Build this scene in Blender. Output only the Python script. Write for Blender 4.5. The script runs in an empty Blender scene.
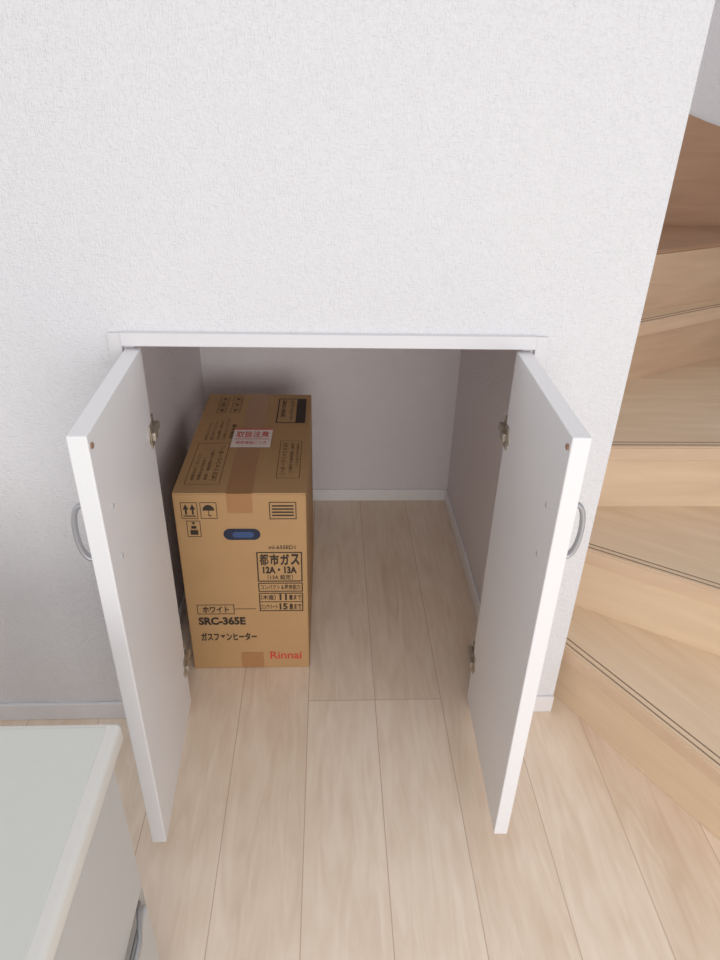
import bpy, bmesh, math, random
from mathutils import Vector, Matrix
random.seed(4)
scene=bpy.context.scene
COL=scene.collection
# ------------------------------------------------------------------ materials
def s2l(c):
    return tuple(((v/255)/12.92 if v/255<=.04045 else (((v/255)+.055)/1.055)**2.4) for v in c)+(1,)
def new_mat(name):
    m=bpy.data.materials.new(name); m.use_nodes=True
    nt=m.node_tree; b=nt.nodes['Principled BSDF']; return m,nt,b
def plain(name,rgb,rough=.5,metal=0,noise=.04,scale=30,bump=0):
    m,nt,b=new_mat(name)
    tc=nt.nodes.new('ShaderNodeTexCoord'); nz=nt.nodes.new('ShaderNodeTexNoise')
    nz.inputs['Scale'].default_value=scale; nt.links.new(tc.outputs['Object'],nz.inputs['Vector'])
    mx=nt.nodes.new('ShaderNodeMix'); mx.data_type='RGBA'
    c=s2l(rgb); mx.inputs[6].default_value=tuple(v*(1-noise) for v in c[:3])+(1,); mx.inputs[7].default_value=tuple(min(1,v*(1+noise)) for v in c[:3])+(1,)
    nt.links.new(nz.outputs['Fac'],mx.inputs[0]); nt.links.new(mx.outputs[2],b.inputs['Base Color'])
    b.inputs['Roughness'].default_value=rough; b.inputs['Metallic'].default_value=metal
    if bump:
        bp=nt.nodes.new('ShaderNodeBump'); bp.inputs['Strength'].default_value=bump; bp.inputs['Distance'].default_value=.002
        nt.links.new(nz.outputs['Fac'],bp.inputs['Height']); nt.links.new(bp.outputs['Normal'],b.inputs['Normal'])
    return m
def wallpaper(name,rgb,dist=.0034):
    m,nt,b=new_mat(name); N=nt.nodes.new; Lk=nt.links.new
    tc=N('ShaderNodeTexCoord')
    mp=N('ShaderNodeMapping'); mp.inputs['Scale'].default_value=(360,360,95); Lk(tc.outputs['Object'],mp.inputs['Vector'])
    n1=N('ShaderNodeTexNoise'); n1.inputs['Scale'].default_value=1; n1.inputs['Detail'].default_value=1; Lk(mp.outputs[0],n1.inputs['Vector'])
    mp2=N('ShaderNodeMapping'); mp2.inputs['Scale'].default_value=(105,105,360); Lk(tc.outputs['Object'],mp2.inputs['Vector'])
    n2=N('ShaderNodeTexNoise'); n2.inputs['Scale'].default_value=1; n2.inputs['Detail'].default_value=1; Lk(mp2.outputs[0],n2.inputs['Vector'])
    ad=N('ShaderNodeMath'); ad.operation='ADD'; Lk(n1.outputs['Fac'],ad.inputs[0]); Lk(n2.outputs['Fac'],ad.inputs[1])
    bp=N('ShaderNodeBump'); bp.inputs['Strength'].default_value=.75; bp.inputs['Distance'].default_value=dist
    Lk(ad.outputs[0],bp.inputs['Height']); Lk(bp.outputs['Normal'],b.inputs['Normal'])
    b.inputs['Base Color'].default_value=s2l(rgb); b.inputs['Roughness'].default_value=.85
    return m
def wood(name,c1,c2,axis_scale,rough=.45,angle=0):
    m,nt,b=new_mat(name); N=nt.nodes.new; Lk=nt.links.new
    tc=N('ShaderNodeTexCoord'); mp=N('ShaderNodeMapping'); mp.inputs['Scale'].default_value=axis_scale
    mp0=N('ShaderNodeMapping'); mp0.inputs['Rotation'].default_value=(0,0,-angle)
    Lk(tc.outputs['Object'],mp0.inputs['Vector']); Lk(mp0.outputs[0],mp.inputs['Vector'])
    nz=N('ShaderNodeTexNoise'); nz.inputs['Scale'].default_value=1; nz.inputs['Detail'].default_value=4; nz.inputs['Distortion'].default_value=.6
    Lk(mp.outputs[0],nz.inputs['Vector'])
    cr=N('ShaderNodeValToRGB'); cr.color_ramp.elements[0].position=.25; cr.color_ramp.elements[1].position=.75
    cr.color_ramp.elements[0].color=s2l(c1); cr.color_ramp.elements[1].color=s2l(c2)
    Lk(nz.outputs['Fac'],cr.inputs[0]); Lk(cr.outputs[0],b.inputs['Base Color']); b.inputs['Roughness'].default_value=rough
    return m
def floor_mat():
    m,nt,b=new_mat('maple_plank_floor'); N=nt.nodes.new; Lk=nt.links.new
    def M(op,a,bv=None):
        n=N('ShaderNodeMath'); n.operation=op
        for i,v in enumerate((a,bv)):
            if v is None: continue
            if isinstance(v,(int,float)): n.inputs[i].default_value=v
            else: Lk(v,n.inputs[i])
        return n.outputs[0]
    tc=N('ShaderNodeTexCoord'); sp=N('ShaderNodeSeparateXYZ'); Lk(tc.outputs['Object'],sp.inputs[0])
    X,Y=sp.outputs[0],sp.outputs[1]
    PW=.176
    u=M('DIVIDE',M('ADD',X,.058),PW); ci=M('FLOOR',u); fu=M('FRACT',u)
    du=M('MULTIPLY',M('MINIMUM',fu,M('SUBTRACT',1.0,fu)),PW)
    # the two central boards butt at the opening, the others are staggered
    outer=M('GREATER_THAN',M('ABSOLUTE',M('SUBTRACT',ci,.5)),.75)
    wn=N('ShaderNodeTexWhiteNoise'); wn.noise_dimensions='1D'; Lk(ci,wn.inputs['W'])
    off=M('MULTIPLY',M('ADD',M('MULTIPLY',wn.outputs['Value'],.5),.62),outer)
    v=M('DIVIDE',M('ADD',M('SUBTRACT',.04,Y),off),1.818)
    ri=M('FLOOR',v); fv=M('FRACT',v)
    dv=M('MULTIPLY',M('MINIMUM',fv,M('SUBTRACT',1.0,fv)),1.818)
    dd=M('MINIMUM',du,dv)
    g=N('ShaderNodeMapRange'); g.inputs['From Min'].default_value=.0003; g.inputs['From Max'].default_value=.0015; Lk(dd,g.inputs['Value'])
    cb=N('ShaderNodeCombineXYZ'); Lk(ci,cb.inputs[0]); Lk(ri,cb.inputs[1])
    wn2=N('ShaderNodeTexWhiteNoise'); wn2.noise_dimensions='3D'; Lk(cb.outputs[0],wn2.inputs['Vector'])
    mp=N('ShaderNodeMapping'); mp.inputs['Scale'].default_value=(28,3.4,1); Lk(tc.outputs['Object'],mp.inputs['Vector'])
    va=N('ShaderNodeVectorMath'); va.operation='MULTIPLY_ADD'; Lk(wn2.outputs['Color'],va.inputs[0]); va.inputs[1].default_value=(40,40,40); Lk(mp.outputs[0],va.inputs[2])
    nz=N('ShaderNodeTexNoise'); nz.inputs['Scale'].default_value=1; nz.inputs['Detail'].default_value=6; nz.inputs['Distortion'].default_value=2.0; Lk(va.outputs[0],nz.inputs['Vector'])
    mp2=N('ShaderNodeMapping'); mp2.inputs['Scale'].default_value=(12,6,1); Lk(tc.outputs['Object'],mp2.inputs['Vector'])
    nz2=N('ShaderNodeTexNoise'); nz2.inputs['Scale'].default_value=1; nz2.inputs['Detail'].default_value=4; Lk(mp2.outputs[0],nz2.inputs['Vector'])
    cr=N('ShaderNodeValToRGB'); cr.color_ramp.elements[0].position=.26; cr.color_ramp.elements[1].position=.80
    cr.color_ramp.elements[0].color=s2l((219,193,168)); cr.color_ramp.elements[1].color=s2l((249,234,216))
    mixv=M('ADD',M('MULTIPLY',nz.outputs['Fac'],.52),M('ADD',M('MULTIPLY',wn2.outputs['Value'],.30),M('MULTIPLY',nz2.outputs['Fac'],.38)))
    Lk(mixv,cr.inputs[0])
    mx=N('ShaderNodeMix'); mx.data_type='RGBA'; mx.inputs[6].default_value=s2l((198,170,147)); Lk(cr.outputs[0],mx.inputs[7]); Lk(g.outputs[0],mx.inputs[0])
    Lk(mx.outputs[2],b.inputs['Base Color']); b.inputs['Roughness'].default_value=.3
    b.inputs['Specular IOR Level'].default_value=.5
    return m
M_wall=wallpaper('white_textured_wallpaper',(231,230,233))
M_closet=wallpaper('closet_wallpaper',(233,227,229),.0022)
M_floor=floor_mat()
M_base=plain('white_trim',(232,230,232),.4)
M_basec=plain('white_closet_trim',(243,241,242),.4)
M_door=plain('white_laminate',(235,234,236),.35,noise=.01)
M_frame=plain('white_frame',(225,223,226),.4,noise=.01)
M_steel=plain('brushed_steel',(182,182,186),.45,.6,noise=.06)
M_nickel=plain('hinge_nickel',(182,172,158),.4,.7,noise=.18,scale=80)
M_screw=plain('pale_screw_cap',(196,196,200),.4,.1)
M_bump=plain('brown_catch',(150,115,95),.5)
M_card=plain('cardboard',(185,147,103),.85,noise=.06,scale=12)
M_tape=plain('packing_tape',(172,126,83),.35,noise=.04)
M_ink=plain('black_ink',(54,42,34),.7)
M_inkt=plain('faded_brown_ink',(92,68,48),.7)
M_red=plain('red_ink',(204,68,50),.6)
M_pink=plain('pink_red_ink',(218,105,98),.6)
M_labw=plain('label_white',(240,226,220),.6)
M_blue=plain('dark_slot',(38,44,66),.7)
M_blue2=plain('blue_slot_centre',(62,84,128),.7)
M_nose=wood('stair_nosing_wood',(208,178,150),(222,194,166),(3,3,26),.45)
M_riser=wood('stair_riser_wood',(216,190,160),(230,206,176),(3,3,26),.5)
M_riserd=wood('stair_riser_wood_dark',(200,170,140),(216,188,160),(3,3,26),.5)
M_skirt=wood('stair_skirt_wood',(170,134,106),(186,150,122),(3,3,22),.5)
M_groove_shade=plain('stair_groove_and_shade',(138,114,96),.6)  # for tread grooves and the painted shadow line below each nosing
M_cabtop=plain('cabinet_top_plastic',(208,209,204),.3,noise=.015,scale=60)
M_cabrim=plain('cabinet_rim_plastic',(219,217,212),.28,noise=.01)
M_cab=plain('cabinet_body',(168,166,164),.4,noise=.02)
M_front=plain('cabinet_drawer_front',(188,187,186),.35,noise=.015)
# ------------------------------------------------------------------ helpers
def mesh_obj(name,bm,mats,parent=None,loc=(0,0,0),smooth=False):
    """bm is in world coordinates; object origin goes to loc"""
    loc=Vector(loc)
    bmesh.ops.translate(bm,verts=bm.verts,vec=-loc)
    bmesh.ops.recalc_face_normals(bm,faces=bm.faces)
    me=bpy.data.meshes.new(name); bm.to_mesh(me); bm.free()
    if not isinstance(mats,(list,tuple)): mats=[mats]
    for m in mats: me.materials.append(m)
    for p in me.polygons: p.use_smooth=smooth
    ob=bpy.data.objects.new(name,me); COL.objects.link(ob)
    if parent:
        ob.parent=parent
        pw=Vector(parent['_w']); ob.location=loc-pw
    else: ob.location=loc
    ob['_w']=tuple(loc)
    return ob
def empty(name,loc,label,cat):
    e=bpy.data.objects.new(name,None); COL.objects.link(e); e.location=loc; e['_w']=tuple(loc); e.empty_display_size=.05
    e['label']=label; e['category']=cat; return e
def add_box(bm,x0,x1,y0,y1,z0,z1,bev=0,mi=0,seg=2,M=None):
    t=bmesh.new(); bmesh.ops.create_cube(t,size=1)
    for v in t.verts:
        v.co=Vector((x0+(v.co.x+.5)*(x1-x0),y0+(v.co.y+.5)*(y1-y0),z0+(v.co.z+.5)*(z1-z0)))
    if bev: bmesh.ops.bevel(t,geom=list(t.edges),offset=bev,segments=seg,affect='EDGES',profile=.5)
    if M is not None: bmesh.ops.transform(t,matrix=M,verts=t.verts)
    merge(bm,t,mi)
def merge(bm,t,mi=0,side=None):
    mp={}
    t.normal_update()
    for v in t.verts: mp[v]=bm.verts.new(v.co)
    for f in t.faces:
        try:
            nf=bm.faces.new([mp[v] for v in f.verts]); nf.material_index=mi; nf.smooth=f.smooth
            if side is not None and abs(f.normal.z)<.8: nf.material_index=side
        except ValueError: pass
    t.free()
def add_prism(bm,pts,z0,z1,mi=0,bev=0,side=None):
    t=bmesh.new()
    a=[t.verts.new((x,y,z0)) for x,y in pts]; b=[t.verts.new((x,y,z1)) for x,y in pts]
    t.faces.new(a); t.faces.new(b); n=len(pts)
    for i in range(n): t.faces.new((a[i],a[(i+1)%n],b[(i+1)%n],b[i]))
    bmesh.ops.recalc_face_normals(t,faces=t.faces)
    if bev: bmesh.ops.bevel(t,geom=list(t.edges),offset=bev,segments=2,affect='EDGES')
    merge(bm,t,mi,side)
def add_prism_y(bm,pts,y0,y1,mi=0):
    t=bmesh.new()
    a=[t.verts.new((x,y0,z)) for x,z in pts]; b=[t.verts.new((x,y1,z)) for x,z in pts]
    t.faces.new(a); t.faces.new(b); n=len(pts)
    for i in range(n): t.faces.new((a[i],a[(i+1)%n],b[(i+1)%n],b[i]))
    bmesh.ops.recalc_face_normals(t,faces=t.faces)
    merge(bm,t,mi)
def add_cyl(bm,c,axis,r,h,mi=0,seg=20,bev=0):
    t=bmesh.new(); bmesh.ops.create_cone(t,cap_ends=True,segments=seg,radius1=r,radius2=r,depth=h)
    q=Vector((0,0,1)).rotation_difference(Vector(axis).normalized()).to_matrix().to_4x4()
    bmesh.ops.transform(t,matrix=Matrix.Translation(c)@q,verts=t.verts)
    merge(bm,t,mi)
def add_tube(bm,pts,r,mi=0,seg=10,flat=1.0):
    t=bmesh.new(); rings=[]
    pts=[Vector(p) for p in pts]
    for i,p in enumerate(pts):
        d=(pts[min(i+1,len(pts)-1)]-pts[max(i-1,0)]).normalized()
        s=Vector((0,1,0)); n=d.cross(s).normalized()
        rings.append([t.verts.new(p+s*math.cos(2*math.pi*k/seg)*r*flat+n*math.sin(2*math.pi*k/seg)*r) for k in range(seg)])
    for a,b in zip(rings,rings[1:]):
        for k in range(seg): 
            f=t.faces.new((a[k],a[(k+1)%seg],b[(k+1)%seg],b[k])); f.smooth=True
    t.faces.new(rings[0]); t.faces.new(rings[-1])
    merge(bm,t,mi)
def struct(ob): ob['kind']='structure'; return ob
def sbox(name,mat,*a,bev=0):
    bm=bmesh.new(); add_box(bm,*a,bev=bev); return struct(mesh_obj(name,bm,mat))
# ------------------------------------------------------------------ structure
sbox('floor',M_floor,-2.6,1.45,-2.6,1.45,-.05,0)
bm=bmesh.new()
add_prism_y(bm,[(-2.6,0),(-.385,0),(-.385,1.0),(.385,1.0),(.385,0),(.578,0),(.578,2.7),(-2.6,2.7)],0,.09)
struct(mesh_obj('wall_front',bm,M_wall))
XC=.461
sbox('wall_closet_right',M_closet,XC+.0002,.578,.0902,1.054,0,2.7)
sbox('wall_closet_left',M_closet,-.56,-.45,.0902,1.054,0,1.1)
sbox('wall_closet_back',M_closet,-.56,.578,1.0542,1.12,0,2.7)
sbox('ceiling_closet',M_closet,-.4498,XC,.0902,1.054,1.04,1.1)
sbox('wall_stair_back',M_wall,.5782,1.4498,1.40,1.45,0,2.7)
sbox('wall_stair_right',M_wall,1.45,1.5,-.2,1.45,0,2.7)
sbox('baseboard_front_left',M_base,-2.6,-.409,-.009,-.0002,.0002,.053,bev=.002)
sbox('baseboard_front_right',M_base,.409,.578,-.009,-.0002,.0002,.053,bev=.002)
sbox('baseboard_closet_back',M_basec,-.4498,XC,1.045,1.0538,.0002,.05,bev=.002)
sbox('baseboard_closet_right',M_basec,XC-.009,XC,.0904,1.0448,.0002,.05,bev=.002)
sbox('baseboard_closet_left',M_basec,-.4498,-.441,.0904,1.0448,.0002,.05,bev=.002)
# ------------------------------------------------------------------ cupboard frame + doors
cup=empty('storage_cupboard',(0,0,0),'white built-in cupboard under the stairs with both doors open','cupboard')
bm=bmesh.new()
add_box(bm,-.384,.384,-.013,.0895,.985,1.010,bev=.0015)       # header
add_box(bm,-.408,-.3845,-.008,-.0002,.0005,1.008,bev=.0015)        # casings
add_box(bm,.3845,.408,-.008,-.0002,.0005,1.008,bev=.0015)
add_box(bm,-.3845,-.364,.001,.042,.0005,.9848,bev=.001,mi=1)       # jamb lining
add_box(bm,.364,.3845,.001,.042,.0005,.9848,bev=.001,mi=1)
mesh_obj('frame',bm,[M_frame,M_closet],cup)
H,L,T,HB=.979,.3715,.0285,.05
for s,al in ((-1,.0375),(1,.0259)):
    piv=Vector((s*.352,-.001,0))
    R=Matrix.Translation(piv)@Matrix.Rotation(-s*al if s>0 else al,4,'Z')
    test=R@Vector((0,-L,0))
    if abs(test.x)>.352: R=Matrix.Translation(piv)@Matrix.Rotation(s*al if s>0 else -al,4,'Z')
    def W(p): return R@Vector(p)
    bm=bmesh.new()
    x0,x1=sorted((0,s*T))
    add_box(bm,x0,x1,-L,0,HB,H,bev=.0022,M=R)
    door=mesh_obj('door',bm,M_door,cup,loc=piv)
    xo=s*T; hy=-L+.055
    pts=[]
    zc=.784; 
    for i in range(29):
        t=i/28; a=math.pi*t
        out=.036*(math.sin(a)**.6) if 0<t<1 else 0
        pts.append(W((xo+s*out,hy,zc-math.cos(a)*(.050+.012*math.sin(a)) )))
    bm=bmesh.new(); add_tube(bm,pts,.0045,flat=1.5)
    for z in (zc-.05,zc+.05): add_cyl(bm,W((xo+s*.0015,hy,z)),(1,0,0),.0085,.003)
    h=mesh_obj('handle',bm,M_steel,door,loc=W((xo,hy,zc)),smooth=True); h['label']='curved brushed steel bow handle'
    for z in (zc-.048,zc+.048):
        bm=bmesh.new(); add_cyl(bm,W((-s*.0008,hy,z)),(1,0,0),.0042,.0016)
        mesh_obj('screw',bm,M_screw,door,loc=W((0,hy,z)))
    bm=bmesh.new(); add_cyl(bm,W((-s*.001,-L+.012,H-.020)),(1,0,0),.0046,.003)
    mesh_obj('door_bumper',bm,M_bump,door,loc=W((0,-L+.012,H-.020)))
    for zc in (.806,.186):
        bm=bmesh.new()
        add_cyl(bm,W((-s*.0012,-.022,zc)),(1,0,0),.0165,.0024,seg=28)
        add_box(bm,*sorted((0,-s*.003)),-.030,-.004,zc-.024,zc+.024,bev=.001,M=R)
        add_box(bm,*sorted((-s*.002,-s*.011)),-.026,.0,zc-.009,zc+.009,bev=.003,M=R)
        add_box(bm,*sorted((s*.358,s*.346)),-.004,.038,zc-.008,zc+.008,bev=.003)
        add_box(bm,*sorted((s*.3638,s*.358)),.012,.038,zc-.022,zc+.022,bev=.001)
        for dz in (-.016,.016): add_cyl(bm,(s*.3575,.026,zc+dz),(1,0,0),.004,.002)
        hg=mesh_obj('hinge',bm,M_nickel,door,loc=W((0,-.02,zc)))
        hg['label']='nickel concealed cup hinge'
# ------------------------------------------------------------------ cardboard box
BX0,BX1,BY0,BY1,BH=-.3754,-.0588,.1607,.7615,.567
box=empty('cardboard_box',((BX0+BX1)/2,(BY0+BY1)/2,0),'sealed brown cardboard heater carton standing inside the open cupboard','cardboard box')
bm=bmesh.new()
cx=(BX0+BX1)/2
add_box(bm,BX0,BX1,BY0,BY1,.0005,BH-.004,bev=.003)
add_box(bm,BX0+.0005,cx-.001,BY0+.0005,BY1-.0005,BH-.0045,BH,bev=.0012)
add_box(bm,cx+.001,BX1-.0005,BY0+.0005,BY1-.0005,BH-.0045,BH,bev=.0012)
body=mesh_obj('carton_body',bm,M_card,box,loc=((BX0+BX1)/2,(BY0+BY1)/2,0))
def text_tris(s,bold=0):
    cu=bpy.data.curves.new('t','FONT'); cu.body=s; cu.size=1; cu.offset=bold; cu.resolution_u=4
    ob=bpy.data.objects.new('t',cu); COL.objects.link(ob)
    dg=bpy.context.evaluated_depsgraph_get(); me=bpy.data.meshes.new_from_object(ob.evaluated_get(dg))
    vs=[v.co.copy() for v in me.vertices]; fs=[list(p.vertices) for p in me.polygons]
    bpy.data.objects.remove(ob); bpy.data.curves.remove(cu); bpy.data.meshes.remove(me)
    return vs,fs
def put_text(bm,s,rect,F,bold=0,mi=0):
    vs,fs=text_tris(s,bold)
    if not vs: return
    ax=min(v.x for v in vs);bx=max(v.x for v in vs);ay=min(v.y for v in vs);by=max(v.y for v in vs)
    a0,b0,a1,b1=rect
    nv=[bm.verts.new(F(a0+(v.x-ax)/(bx-ax+1e-9)*(a1-a0), b0+(v.y-ay)/(by-ay+1e-9)*(b1-b0))) for v in vs]
    for f in fs:
        try:
            nf=bm.faces.new([nv[i] for i in f]); nf.material_index=mi
        except ValueError: pass
def quad(bm,a0,b0,a1,b1,F,mi=0):
    f=bm.faces.new([bm.verts.new(F(*p)) for p in ((a0,b0),(a1,b0),(a1,b1),(a0,b1))]); f.material_index=mi
BWd=BX1-BX0
F=lambda a,b: Vector((BX0+a*BWd,BY0-.0008,b))
def outline2(a0,b0,a1,b1,w=.0015,mi=0):
    wa=w/BWd
    quad(bm,a0,b0,a1,b0+w,F,mi);quad(bm,a0,b1-w,a1,b1,F,mi);quad(bm,a0,b0+w,a0+wa,b1-w,F,mi);quad(bm,a1-wa,b0+w,a1,b1-w,F,mi)
def poly(pts):
    bm.faces.new([bm.verts.new(F(*p)) for p in pts])
def done(name,loc,mat=None): return mesh_obj(name,bm,mat or M_ink,body,loc=loc)
for kind in range(3):
    bm=bmesh.new()
    if kind==0:
        outline2(.055,.496,.180,.542,.0015)
        for c in (.092,.143):
            poly([(c-.022,.522),(c+.022,.522),(c,.537)]); quad(bm,c-.007,.508,c+.007,.522,F)
        quad(bm,.07,.502,.165,.505,F)
        done('arrow_care_mark',F(.118,.496))
    elif kind==1:
        outline2(.20,.496,.325,.542,.0015)
        poly([(.262+.045*math.cos(math.pi*i/10),.519+.016*math.sin(math.pi*i/10)) for i in range(11)])
        quad(bm,.259,.503,.265,.519,F); quad(bm,.265,.503,.28,.506,F)
        done('umbrella_care_mark',F(.262,.496))
    else:
        outline2(.085,.443,.190,.490,.0015)
        quad(bm,.108,.449,.167,.463,F); quad(bm,.118,.467,.157,.475,F); poly([(.122,.486),(.153,.486),(.1375,.478)])
        done('stacking_care_mark',F(.137,.443))
bm=bmesh.new(); outline2(.72,.494,.925,.543,.002)
for z in (.53,.521,.512,.503): quad(bm,.74,z,.905,z+.004,F)
done('printed_table',F(.82,.494))
bm=bmesh.new(); put_text(bm,'ml-655ED1',(.70,.405,.91,.416),F,.01); done('printed_lettering',F(.8,.405))
bm=bmesh.new()
outline2(.60,.303,.96,.396,.003)
for i,ch in enumerate('都市ガス'):
    a=.622+i*.082; put_text(bm,ch,(a,.355,a+.072,.390),F,.018 if ch=='都' else .038)
put_text(bm,'12A・13A',(.645,.329,.915,.351),F,.045)
put_text(bm,'〔13A 設定〕',(.68,.309,.88,.325),F,.01)
done('gas_type_panel',F(.78,.303))
bm=bmesh.new()
outline2(.60,.270,.96,.299,.0026)
put_text(bm,'コンパクト＆暖房能力',(.62,.277,.94,.293),F,.01)
outline2(.60,.205,.96,.266,.0026); quad(bm,.60,.2355,.96,.2375,F)
put_text(bm,'〔木造〕',(.615,.243,.735,.260),F,.015); put_text(bm,'11',(.768,.242,.828,.262),F,.035); put_text(bm,'畳まで',(.845,.243,.945,.259),F,.015)
put_text(bm,'コンクリート',(.612,.212,.750,.228),F,.015); put_text(bm,'15',(.765,.210,.830,.231),F,.035); put_text(bm,'畳まで',(.845,.211,.945,.229),F,.015)
done('room_size_panel',F(.78,.205))
bm=bmesh.new()
outline2(.085,.196,.39,.228,.0018); quad(bm,.39,.2125,.57,.214,F)
put_text(bm,'ホワイト',(.13,.201,.345,.222),F,.03)
done('colour_panel',F(.3,.2))
bm=bmesh.new()
put_text(bm,'SRC-365E',(.085,.159,.475,.186),F,.045); done('model_lettering',F(.3,.16))
bm=bmesh.new()
put_text(bm,'ガスファンヒーター',(.09,.102,.56,.131),F,.035)
done('product_lettering',F(.3,.1))
bm=bmesh.new(); put_text(bm,'Rinnai',(.665,.034,.935,.061),F,.015)
p=mesh_obj('brand_lettering',bm,M_red,body,loc=(cx,BY0,.05)); p['label']='red printed lettering'
# hand slot
def slot(a0,a1,zc,rr,d,mi):
    pts=[]
    for i in range(13):
        t=math.pi/2+math.pi*i/12; pts.append((a0+rr+rr*math.cos(t),zc+rr*math.sin(t)))
    for i in range(13):
        t=-math.pi/2+math.pi*i/12; pts.append((a1-rr+rr*math.cos(t),zc+rr*math.sin(t)))
    f=bm.faces.new([bm.verts.new((x,BY0-d,z)) for x,z in pts]); f.material_index=mi
bm=bmesh.new()
zc=.450
slot(-.262,-.172,zc,.0165,.001,0); slot(-.240,-.188,zc-.001,.0085,.0014,1)
mesh_obj('hand_hole',bm,[M_blue,M_blue2],body,loc=(cx,BY0,zc))
TX0,TX1=cx-.03,cx+.03
bm=bmesh.new()
add_box(bm,TX0,TX1,BY0-.0012,BY1+.001,BH+.0001,BH+.0009)
add_box(bm,TX0,TX1,BY0-.0012,BY0-.0005,BH-.055,BH+.0009)
tp=mesh_obj('packing_tape',bm,M_tape,body,loc=(cx,BY0,BH))
bm=bmesh.new()
add_box(bm,TX0+.004,TX1+.004,BY0-.0012,BY0-.0005,.004,.058)
mesh_obj('packing_tape',bm,M_tape,body,loc=(cx,BY0,.03))
# top printing
fl=lambda a,b:Vector((a,b,BH+.0012))
def TL(s,p0,p1,q0,q1,bold=0):
    put_text(bm,s,(p0,q0,p1,q1),lambda a,b:Vector((BX0+.1583-b,BY0+a,BH+.0012)),bold)
def TR(s,p0,p1,q0,q1,bold=0):
    put_text(bm,s,(p0,q0,p1,q1),lambda a,b:Vector((BX1-.1583+b,BY0+.6-a,BH+.0012)),bold)
def oq(x0,y0,x1,y1,w=.0015):
    for r in ((x0,y0,x1,y0+w),(x0,y1-w,x1,y1),(x0,y0,x0+w,y1),(x1-w,y0,x1,y1)): quad(bm,*r,fl)
tloc=lambda x,y:(x,y,BH)
def dt(n,l): return done(n,l,M_inkt)
bm=bmesh.new()
TL('［ガスファンヒーター］',.06,.24,.062,.076,.008)
TL('保管・輸送時のお願い',.06,.22,.086,.094); TL('段積みは三段まで',.06,.18,.102,.110); TL('横積みはしないこと',.06,.20,.118,.126)
dt('flap_lettering',tloc(BX0+.08,BY0+.15))
bm=bmesh.new()
TL('取扱注意',.29,.38,.048,.060,.012); TL('この面を上にしてください',.28,.42,.070,.078); TL('水ぬれ厳禁・直射日光',.28,.40,.086,.094)
TL('濡らさないでください',.28,.40,.102,.110); TL('投げないでください',.28,.39,.118,.126)
dt('flap_lettering',tloc(BX0+.08,BY0+.35))
bm=bmesh.new(); oq(BX0+.022,BY0+.04,BX0+.106,BY0+.26,.0012); dt('flap_border',tloc(BX0+.07,BY0+.15))
for j in range(2):
    for i in range(3):
        bm=bmesh.new(); y=BY0+.46+i*.042; x=BX0+.04+j*.04; oq(x,y,x+.028,y+.032); quad(bm,x+.009,y+.011,x+.020,y+.022,fl)
        dt('flap_care_mark',tloc(x,y))
bm=bmesh.new()
TR('［ガスファンヒーター］',.34,.51,.090,.103,.008)
TR('保管・輸送時のお願い',.34,.50,.112,.120); TR('段積みは三段まで',.34,.47,.127,.134)
dt('flap_lettering',tloc(BX1-.08,BY0+.2))
bm=bmesh.new(); oq(BX1-.076,BY0+.07,BX1-.018,BY0+.275,.0012); dt('flap_border',tloc(BX1-.05,BY0+.15))
bm=bmesh.new()
X0=BX1-.098;Y0=BY0+.39
quad(bm,X0+.060,Y0,X0+.084,Y0+.175,fl); oq(X0,Y0,X0+.060,Y0+.175,.0035)
put_text(bm,'ガスファンヒーター',(.0,.0,.145,.013),lambda a,b:Vector((X0+.036+b,Y0+.16-a,BH+.0012)),.01)
put_text(bm,'SRC-365E',(.0,.0,.12,.012),lambda a,b:Vector((X0+.012+b,Y0+.16-a,BH+.0012)),.01)
done('flap_table',tloc(X0,Y0))
bm=bmesh.new()
lx0,lx1,ly0,ly1=cx-.050,cx+.056,BY0+.235,BY0+.350
quad(bm,lx0,ly0,lx1,ly1,lambda a,b:Vector((a,b,BH+.0016)),0)
fl2=lambda a,b:Vector((a,b,BH+.0020))
quad(bm,lx0,ly1-.008,lx1,ly1,fl2,1)
put_text(bm,'取扱注意',(lx0+.008,ly0+.058,lx1-.008,ly0+.098),fl2,.02,1)
quad(bm,lx0+.006,ly0+.048,lx1-.006,ly0+.051,fl2,1)
put_text(bm,'精密機器につき',(lx0+.012,ly0+.018,lx1-.012,ly0+.038),fl2,.0,1)
o=mesh_obj('caution_label',bm,[M_labw,M_pink],body,loc=(cx,ly0,BH)); o['label']='pale pink and white paper caution sticker'
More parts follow.
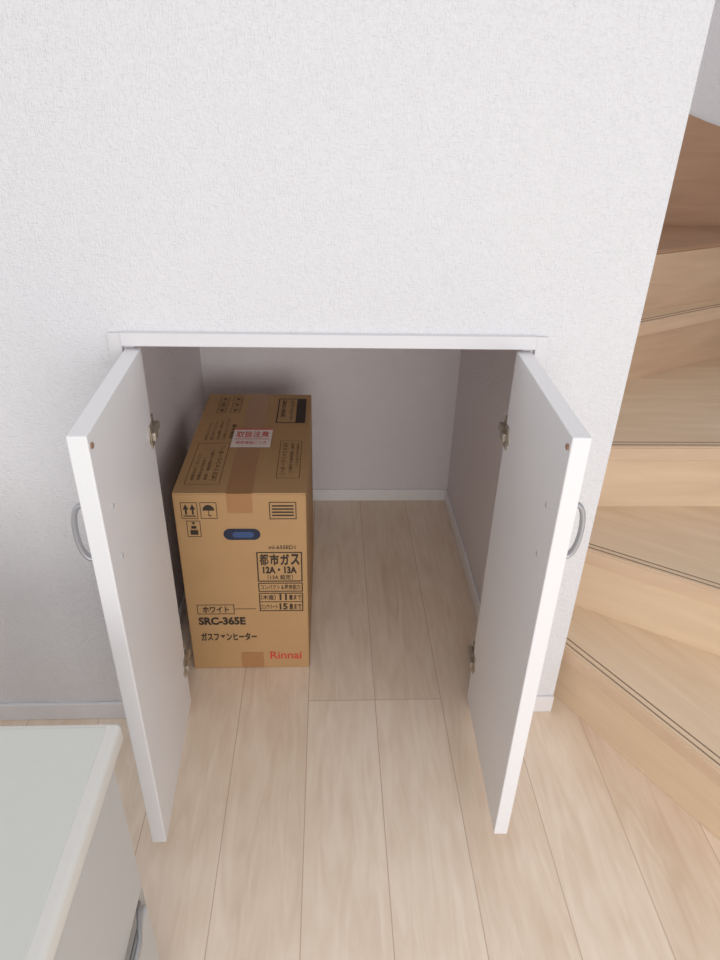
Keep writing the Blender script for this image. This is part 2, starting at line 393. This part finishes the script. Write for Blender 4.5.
# ------------------------------------------------------------------ staircase
st=empty('staircase',(.95,.2,0),'light wooden winder staircase turning behind the white wall','staircase')
XL,XR=.5785,1.4485
PL={1:((.57,.05),(.80,-.34)),2:((.68,.14),(.91,-.01)),3:((.77,.34),(1.04,.34)),4:((.99,.80),(1.30,.97)),5:((.99,.895),(1.30,1.055))}
def line(k):
    (ax,ay),(bx,by)=PL[k]; m=(by-ay)/(bx-ax)
    return (lambda x:ay+m*(x-ax)), m
RISE=.2
NT=.043
for k in range(1,6):
    f,m=line(k); ang=math.atan(m)
    def off(d,f=f,m=m):
        dy=d*math.sqrt(1+m*m); return lambda x:f(x)+dy
    z=RISE*k if k<5 else .992
    xr=XR if k>1 else 1.2
    xl=XL
    if k<5:
        f2,m2=line(k+1); back=lambda x,f2=f2,m2=m2,k=k:f2(x)+(.04 if k<4 else .012)*math.sqrt(1+m2*m2)
    else: back=lambda x: 1.374
    g=off(0)
    mt=wood('stair_tread_wood',(222,196,166),(240,219,192),(2.2,24,24),.4,ang)
    pts=[(xl,g(xl)),(xr,g(xr)),(xr,min(back(xr),1.374)),(xl,min(back(xl),1.374))]
    if k==1: pts=[(xl,g(xl)),(xr,g(xr)),(XR,g(xr)),(XR,back(XR)),(xl,back(xl))]
    bm=bmesh.new()
    nt_=NT if k<5 else .012
    add_prism(bm,pts,z-nt_,z,0,bev=.004,side=2)
    if k<5:
        for d in (.012,.028):
            a=off(d);b=off(d+.0036)
            t=[(xl+.002,a(xl+.002)),(xr-.002,a(xr-.002)),(xr-.002,b(xr-.002)),(xl+.002,b(xl+.002))]
            add_prism(bm,t,z-.001,z+.0005,1)
    mesh_obj('tread',bm,[mt if k<5 else M_skirt,M_groove_shade,M_nose if k<5 else M_skirt],st,loc=(XL,g(XL),z))
    ov=.026 if k<5 else .002
    a=off(ov);b=off(ov+.014 if k<5 else .012)
    bm=bmesh.new(); add_prism(bm,[(xl,a(xl)),(xr,a(xr)),(xr,b(xr)),(xl,b(xl))],max(.0005,z-RISE),z-nt_-.0005)
    if k<5:
        a=off(ov-.003);b=off(ov+.001); add_prism(bm,[(xl,a(xl)),(xr,a(xr)),(xr,b(xr)),(xl,b(xl))],z-nt_-.005,z-nt_-.0005,1)  # dark strip on the riser top, painting the nosing's overhang shadow
    mesh_obj('riser',bm,[M_riser if k<4 else M_riserd,M_groove_shade],st,loc=(XL,a(XL),z-RISE))
bm=bmesh.new()
arc=[(XR-(XR-1.16)*i/14, 1.305+.075*(1-math.cos(math.pi*.5*i/14))**.8*1.0) for i in range(15)]
add_prism_y(bm,[(XL,.8),(XR,.8)]+arc+[(XL,arc[-1][1])],1.375,1.3985)
o=mesh_obj('skirting_board',bm,M_skirt,st,loc=(1,1.38,.8)); o['label']='darker brown wooden side board'
# ------------------------------------------------------------------ plastic topped cabinet
cab=empty('storage_cabinet',(-.56,-.94,0),'low grey cabinet with a white plastic lid and metal rail handle','cabinet')
bm=bmesh.new(); add_box(bm,-.86,-.284,-1.25,-.632,.0005,.664,bev=.007,seg=3)
cb=mesh_obj('body',bm,M_cab,cab,loc=(-.56,-.94,0))
bm=bmesh.new(); add_box(bm,-.875,-.267,-1.265,-.622,.670,.70,bev=.007,seg=5)
lid=mesh_obj('lid',bm,M_cabrim,cab,loc=(-.56,-.94,.662),smooth=True)
bm=bmesh.new(); add_box(bm,-.845,-.284,-1.235,-.631,.6985,.7015,bev=.0014)
mesh_obj('top_panel',bm,M_cabtop,cab,loc=(-.56,-.94,.70))
for z0,z1 in ((.389,.655),(.06,.336)):
    bm=bmesh.new(); add_box(bm,-.2838,-.276,-1.23,-.650,z0,z1,bev=.003)
    dr=mesh_obj('drawer',bm,M_front,cab,loc=(-.28,-.94,z0))
# bowed rail handle
bm=bmesh.new()
hp=[(-.281+.014*min(1,math.sin(math.pi*i/30)*3.2),-.664-(i/30)*.54,.366) for i in range(31)]
t=bmesh.new(); rings=[]
for i,p in enumerate(hp):
    rings.append([t.verts.new((p[0]+.004*math.cos(2*math.pi*k/10),p[1],p[2]+.009*math.sin(2*math.pi*k/10))) for k in range(10)])
for a,b in zip(rings,rings[1:]):
    for k in range(10): t.faces.new((a[k],a[(k+1)%10],b[(k+1)%10],b[k]))
t.faces.new(rings[0]); t.faces.new(rings[-1]); merge(bm,t)
o=mesh_obj('rail_handle',bm,M_steel,cab,loc=(-.27,-.93,.37),smooth=True); o['label']='long brushed metal rail handle'
# ------------------------------------------------------------------ camera
camx,camy,camz,th,ya,ro,fpx=[-.0051,-1.2263,1.4014,.5215,.0535,.0268,678.7]
fw=Vector((math.sin(ya)*math.cos(th),math.cos(ya)*math.cos(th),-math.sin(th)))
r=Vector((math.cos(ya),-math.sin(ya),0)); u=r.cross(fw)
r2=r*math.cos(ro)+u*math.sin(ro); u2=-r*math.sin(ro)+u*math.cos(ro)
cd=bpy.data.cameras.new('camera'); co=bpy.data.objects.new('camera',cd); COL.objects.link(co)
co.matrix_world=Matrix(((r2.x,u2.x,-fw.x,camx),(r2.y,u2.y,-fw.y,camy),(r2.z,u2.z,-fw.z,camz),(0,0,0,1)))
cd.sensor_width=36; cd.sensor_fit='AUTO'; cd.lens=fpx/960*36; cd.clip_start=.02
scene.camera=co
# ------------------------------------------------------------------ light
w=bpy.data.worlds.new('World'); scene.world=w; w.use_nodes=True
bg=w.node_tree.nodes['Background']; bg.inputs[0].default_value=(.98,.985,1.0,1); bg.inputs[1].default_value=.74
def area(name,loc,target,size,power,col):
    l=bpy.data.lights.new(name,'AREA'); l.shape='RECTANGLE'; l.size=size[0]; l.size_y=size[1]; l.energy=power; l.color=col
    o=bpy.data.objects.new(name,l); COL.objects.link(o); o.location=loc
    o.rotation_euler=(Vector(target)-Vector(loc)).to_track_quat('-Z','Y').to_euler(); return o
area('window_light',(.5,-3.2,1.2),(0,.1,.2),(2.0,1.4),44,(1,.985,.97))
scene.view_settings.view_transform='Standard'
for o in list(bpy.data.objects):
    if '_w' in o: del o['_w']
